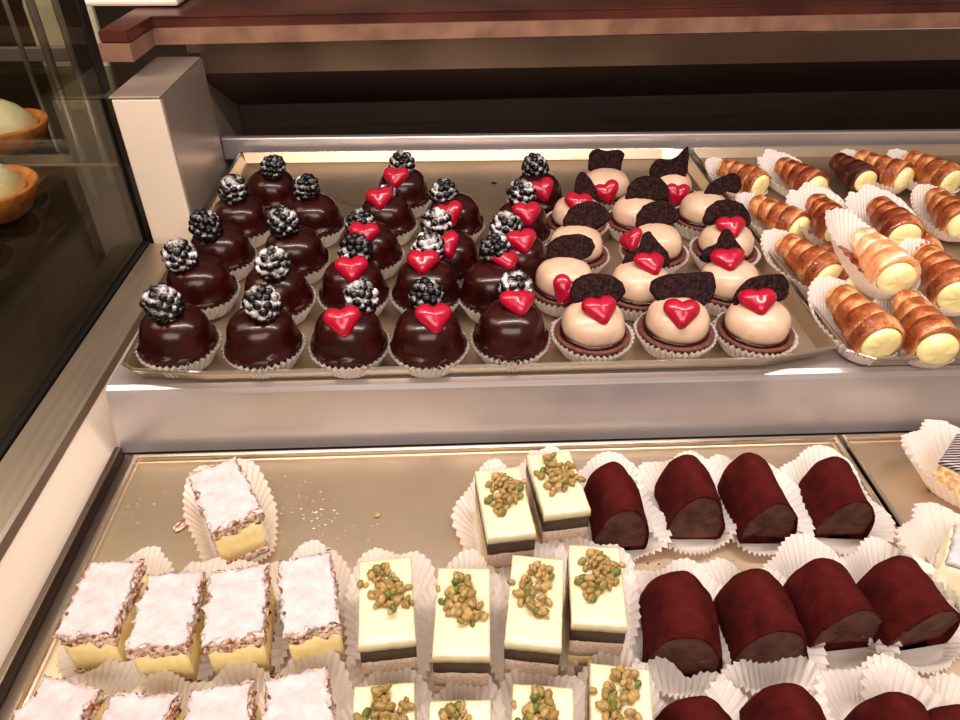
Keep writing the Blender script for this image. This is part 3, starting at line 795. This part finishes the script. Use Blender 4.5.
# front-top, back-top pixels, width factor
TR = [((628, 512), (612, 458), 1.0, 0, 'cocoa log at the left end of the back row, beside the pistachio pair'),
 ((703, 500), (690, 453), 1.05, 0, 'cocoa log second in the back row, lying straight'),
 ((781, 505), (752, 450), 1.0, .05, 'cocoa log third in the back row, angled'),
 ((862, 500), (835, 452), 1.0, .05, 'cocoa log at the right end of the back row, by the rim'),
 ((691, 640), (684, 567), 1.18, -.04, 'broad cocoa log at the left of the middle row, nick on top'),
 ((782, 634), (761, 567), 1.15, .0, 'cocoa log second in the middle row, angled'),
 ((862, 612), (827, 555), 1.15, .0, 'cocoa log third in the middle row, turned to the right'),
 ((946, 610), (900, 551), 1.15, .0, 'cocoa log across the tray rim at the right of the middle row'),
 ((712, 752), (702, 692), 1.1, 0, 'partly cut off cocoa log, first of the bottom row'),
 ((808, 740), (795, 682), 1.1, 0, 'partly cut off cocoa log, second of the bottom row, pale scratch'),
 ((930, 752), (905, 690), 1.1, 0, 'partly cut off cocoa log at the bottom right'),
 ((985, 745), (965, 700), 1.1, 0, 'sliver of a cocoa log in the bottom right corner')]
for i, (ft, bt, w, xr, lab) in enumerate(TR):
    m, rz, L = slice_at(ft, bt, ZC+.0425)
    t = thing('cocoa_log', lab, 'pastry', (m.x, m.y, ZC), rz-xr, 'cocoa-dusted chocolate logs in paper cases'); t.scale = (1, 1, 1.06)
    obj('log_body', logs[i % 4], t, scale=(w, L/.049, (.96, 1.03, 1, .98)[i % 4]))
    obj('paper_case', log_cup[i % 3], t, scale=(1.05, 1.02, 1))

# the pastries in the lower right tray
def right_pastry(px, py, rz, top, lab):
    p = at(px, py, ZC+.03)
    t = thing('filled_pastry', lab, 'pastry', (p.x, p.y, ZC), rz, 'pastries in the lower right tray')
    obj('paper_case', slice_cup[0], t, scale=(1.25, 1.2, 1.45))
    obj('cream_body', slab('cream_body', M['nougat'] if top else M['pale_cream'], .038, .066, .0012, .027, 4, .0016, nz=6), t)
    if top: obj('chocolate_top', slab('chocolate_top', M['striped'], .040, .068, .0268, .031, 6, .0004, rnd=.0005, dome=.002), t)
    else: obj('sugar_top', slab('sugar_top', M['sugar'], .038, .064, .0268, .031, 6, .002, rnd=.0008, dome=.003), t)
right_pastry(1000, 470, .75, True, 'striped chocolate-topped pastry in tall white paper, lower right tray')
right_pastry(1010, 566, .9, False, 'sugary nut-crusted pastry at the right photo edge, below the striped one')

# ------------------------------------------------------------------ crumbs
def crumbs(name, spots, mat, seed, label, tone=False):
    rg = random.Random(seed); bm = bmesh.new()
    for px, py, sp_, n, r0 in spots:
        for _ in range(n):
            p = at(px+rg.gauss(0, sp_), py+rg.gauss(0, sp_*.8), ZL)
            if p.y > .395: continue
            r = rg.uniform(.3, 1)*r0
            bmesh.ops.create_icosphere(bm, subdivisions=1, radius=r, matrix=Matrix.Translation((p.x, p.y, ZL+r*.5)) @ Matrix.Diagonal((1.5, 1, .6, 1)))
    o = obj(name, mesh_from(bm, name, mat, False)); tag(o, label, 'crumbs', kind='stuff')
crumbs('sugar_crumbs', [(318, 517, 9, 26, .0009), (290, 495, 26, 30, .0006), (135, 510, 10, 12, .0006), (340, 540, 20, 14, .0005), (180, 480, 16, 8, .0005)], M['sugar'], 3, 'scattered white sugar crumbs on the bare part of the lower tray')
crumbs('chocolate_crumbs', [(652, 546, 10, 16, .0007), (620, 560, 8, 8, .0005), (700, 552, 12, 10, .0005)], M['cocoa'], 5, 'dark cocoa crumbs around the papers of the back row logs')
def nugget(px, py, z, r, mat, lab, name, s=(1.5, 1, .7), rz=.5):
    bm = bmesh.new(); bmesh.ops.create_icosphere(bm, subdivisions=3, radius=r)
    for v in bm.verts: v.co *= 1+.25*noise.noise(v.co/r*1.3)
    p = at(px, py, z); o = obj(name, mesh_from(bm, name, mat), None, (p.x, p.y, z+r*s[2]*.9), (0, 0, rz), s); tag(o, lab, 'crumb')
nugget(378, 516, ZL, .0017, M['nut'], 'single fallen pistachio crumb on the bare lower tray', 'pistachio_crumb')
nugget(182, 526, ZL, .0045, M['flaky'], 'pastry flake lying left of the lone sugared slice', 'pastry_flake', (.8, 1.5, .35), -.5)
nugget(494, 183, ZF, .003, M['glaze'], 'small chocolate drop on the tray behind the cupcakes', 'chocolate_drop', (1.3, 1, .15), 0)

# ------------------------------------------------------------------ light
sc = bpy.context.scene
w = bpy.data.worlds.new('World'); sc.world = w; w.use_nodes = True
bg = w.node_tree.nodes['Background']; bg.inputs[0].default_value = rgb(208, 186, 174); bg.inputs[1].default_value = .66
def area(name, loc, target, sx, sy, power, col):
    l = bpy.data.lights.new(name, 'AREA'); l.shape = 'RECTANGLE'; l.size = sx; l.size_y = sy; l.energy = power; l.color = col
    o = bpy.data.objects.new(name, l); COL.objects.link(o); o.location = loc
    o.rotation_euler = (Vector(target)-Vector(loc)).to_track_quat('-Z', 'Y').to_euler()
area('tube_lamp', (.05, .40, .66), (.05, .42, 0), 1.1, .035, 7.0, (1, .90, .83))
area('soft_fill', (-.05, -.55, .85), (0, .45, 0), 1.3, .5, 13.0, (1, .90, .82))  # added frontal fill to brighten the front faces, not a case lamp

area('neighbour_fill', (-.75, .55, .75), (-.7, .85, 0), .5, .3, 5.0, (1, .88, .74))  # added fill so the objects beyond the glass don't go black
# ------------------------------------------------------------------ camera
cd = bpy.data.cameras.new('Camera'); cam = bpy.data.objects.new('Camera', cd); COL.objects.link(cam)
cd.sensor_fit = 'HORIZONTAL'; cd.sensor_width = 36; cd.lens = FPX/960*36; cd.clip_start = .01; cd.clip_end = 50
m = Matrix((RGT, UP, -FWD)).transposed().to_4x4(); m.translation = EYE; cam.matrix_world = m
sc.camera = cam
sc.view_settings.view_transform = 'Standard'
sc.view_settings.look = 'Medium High Contrast'
sc.view_settings.exposure = -0.34
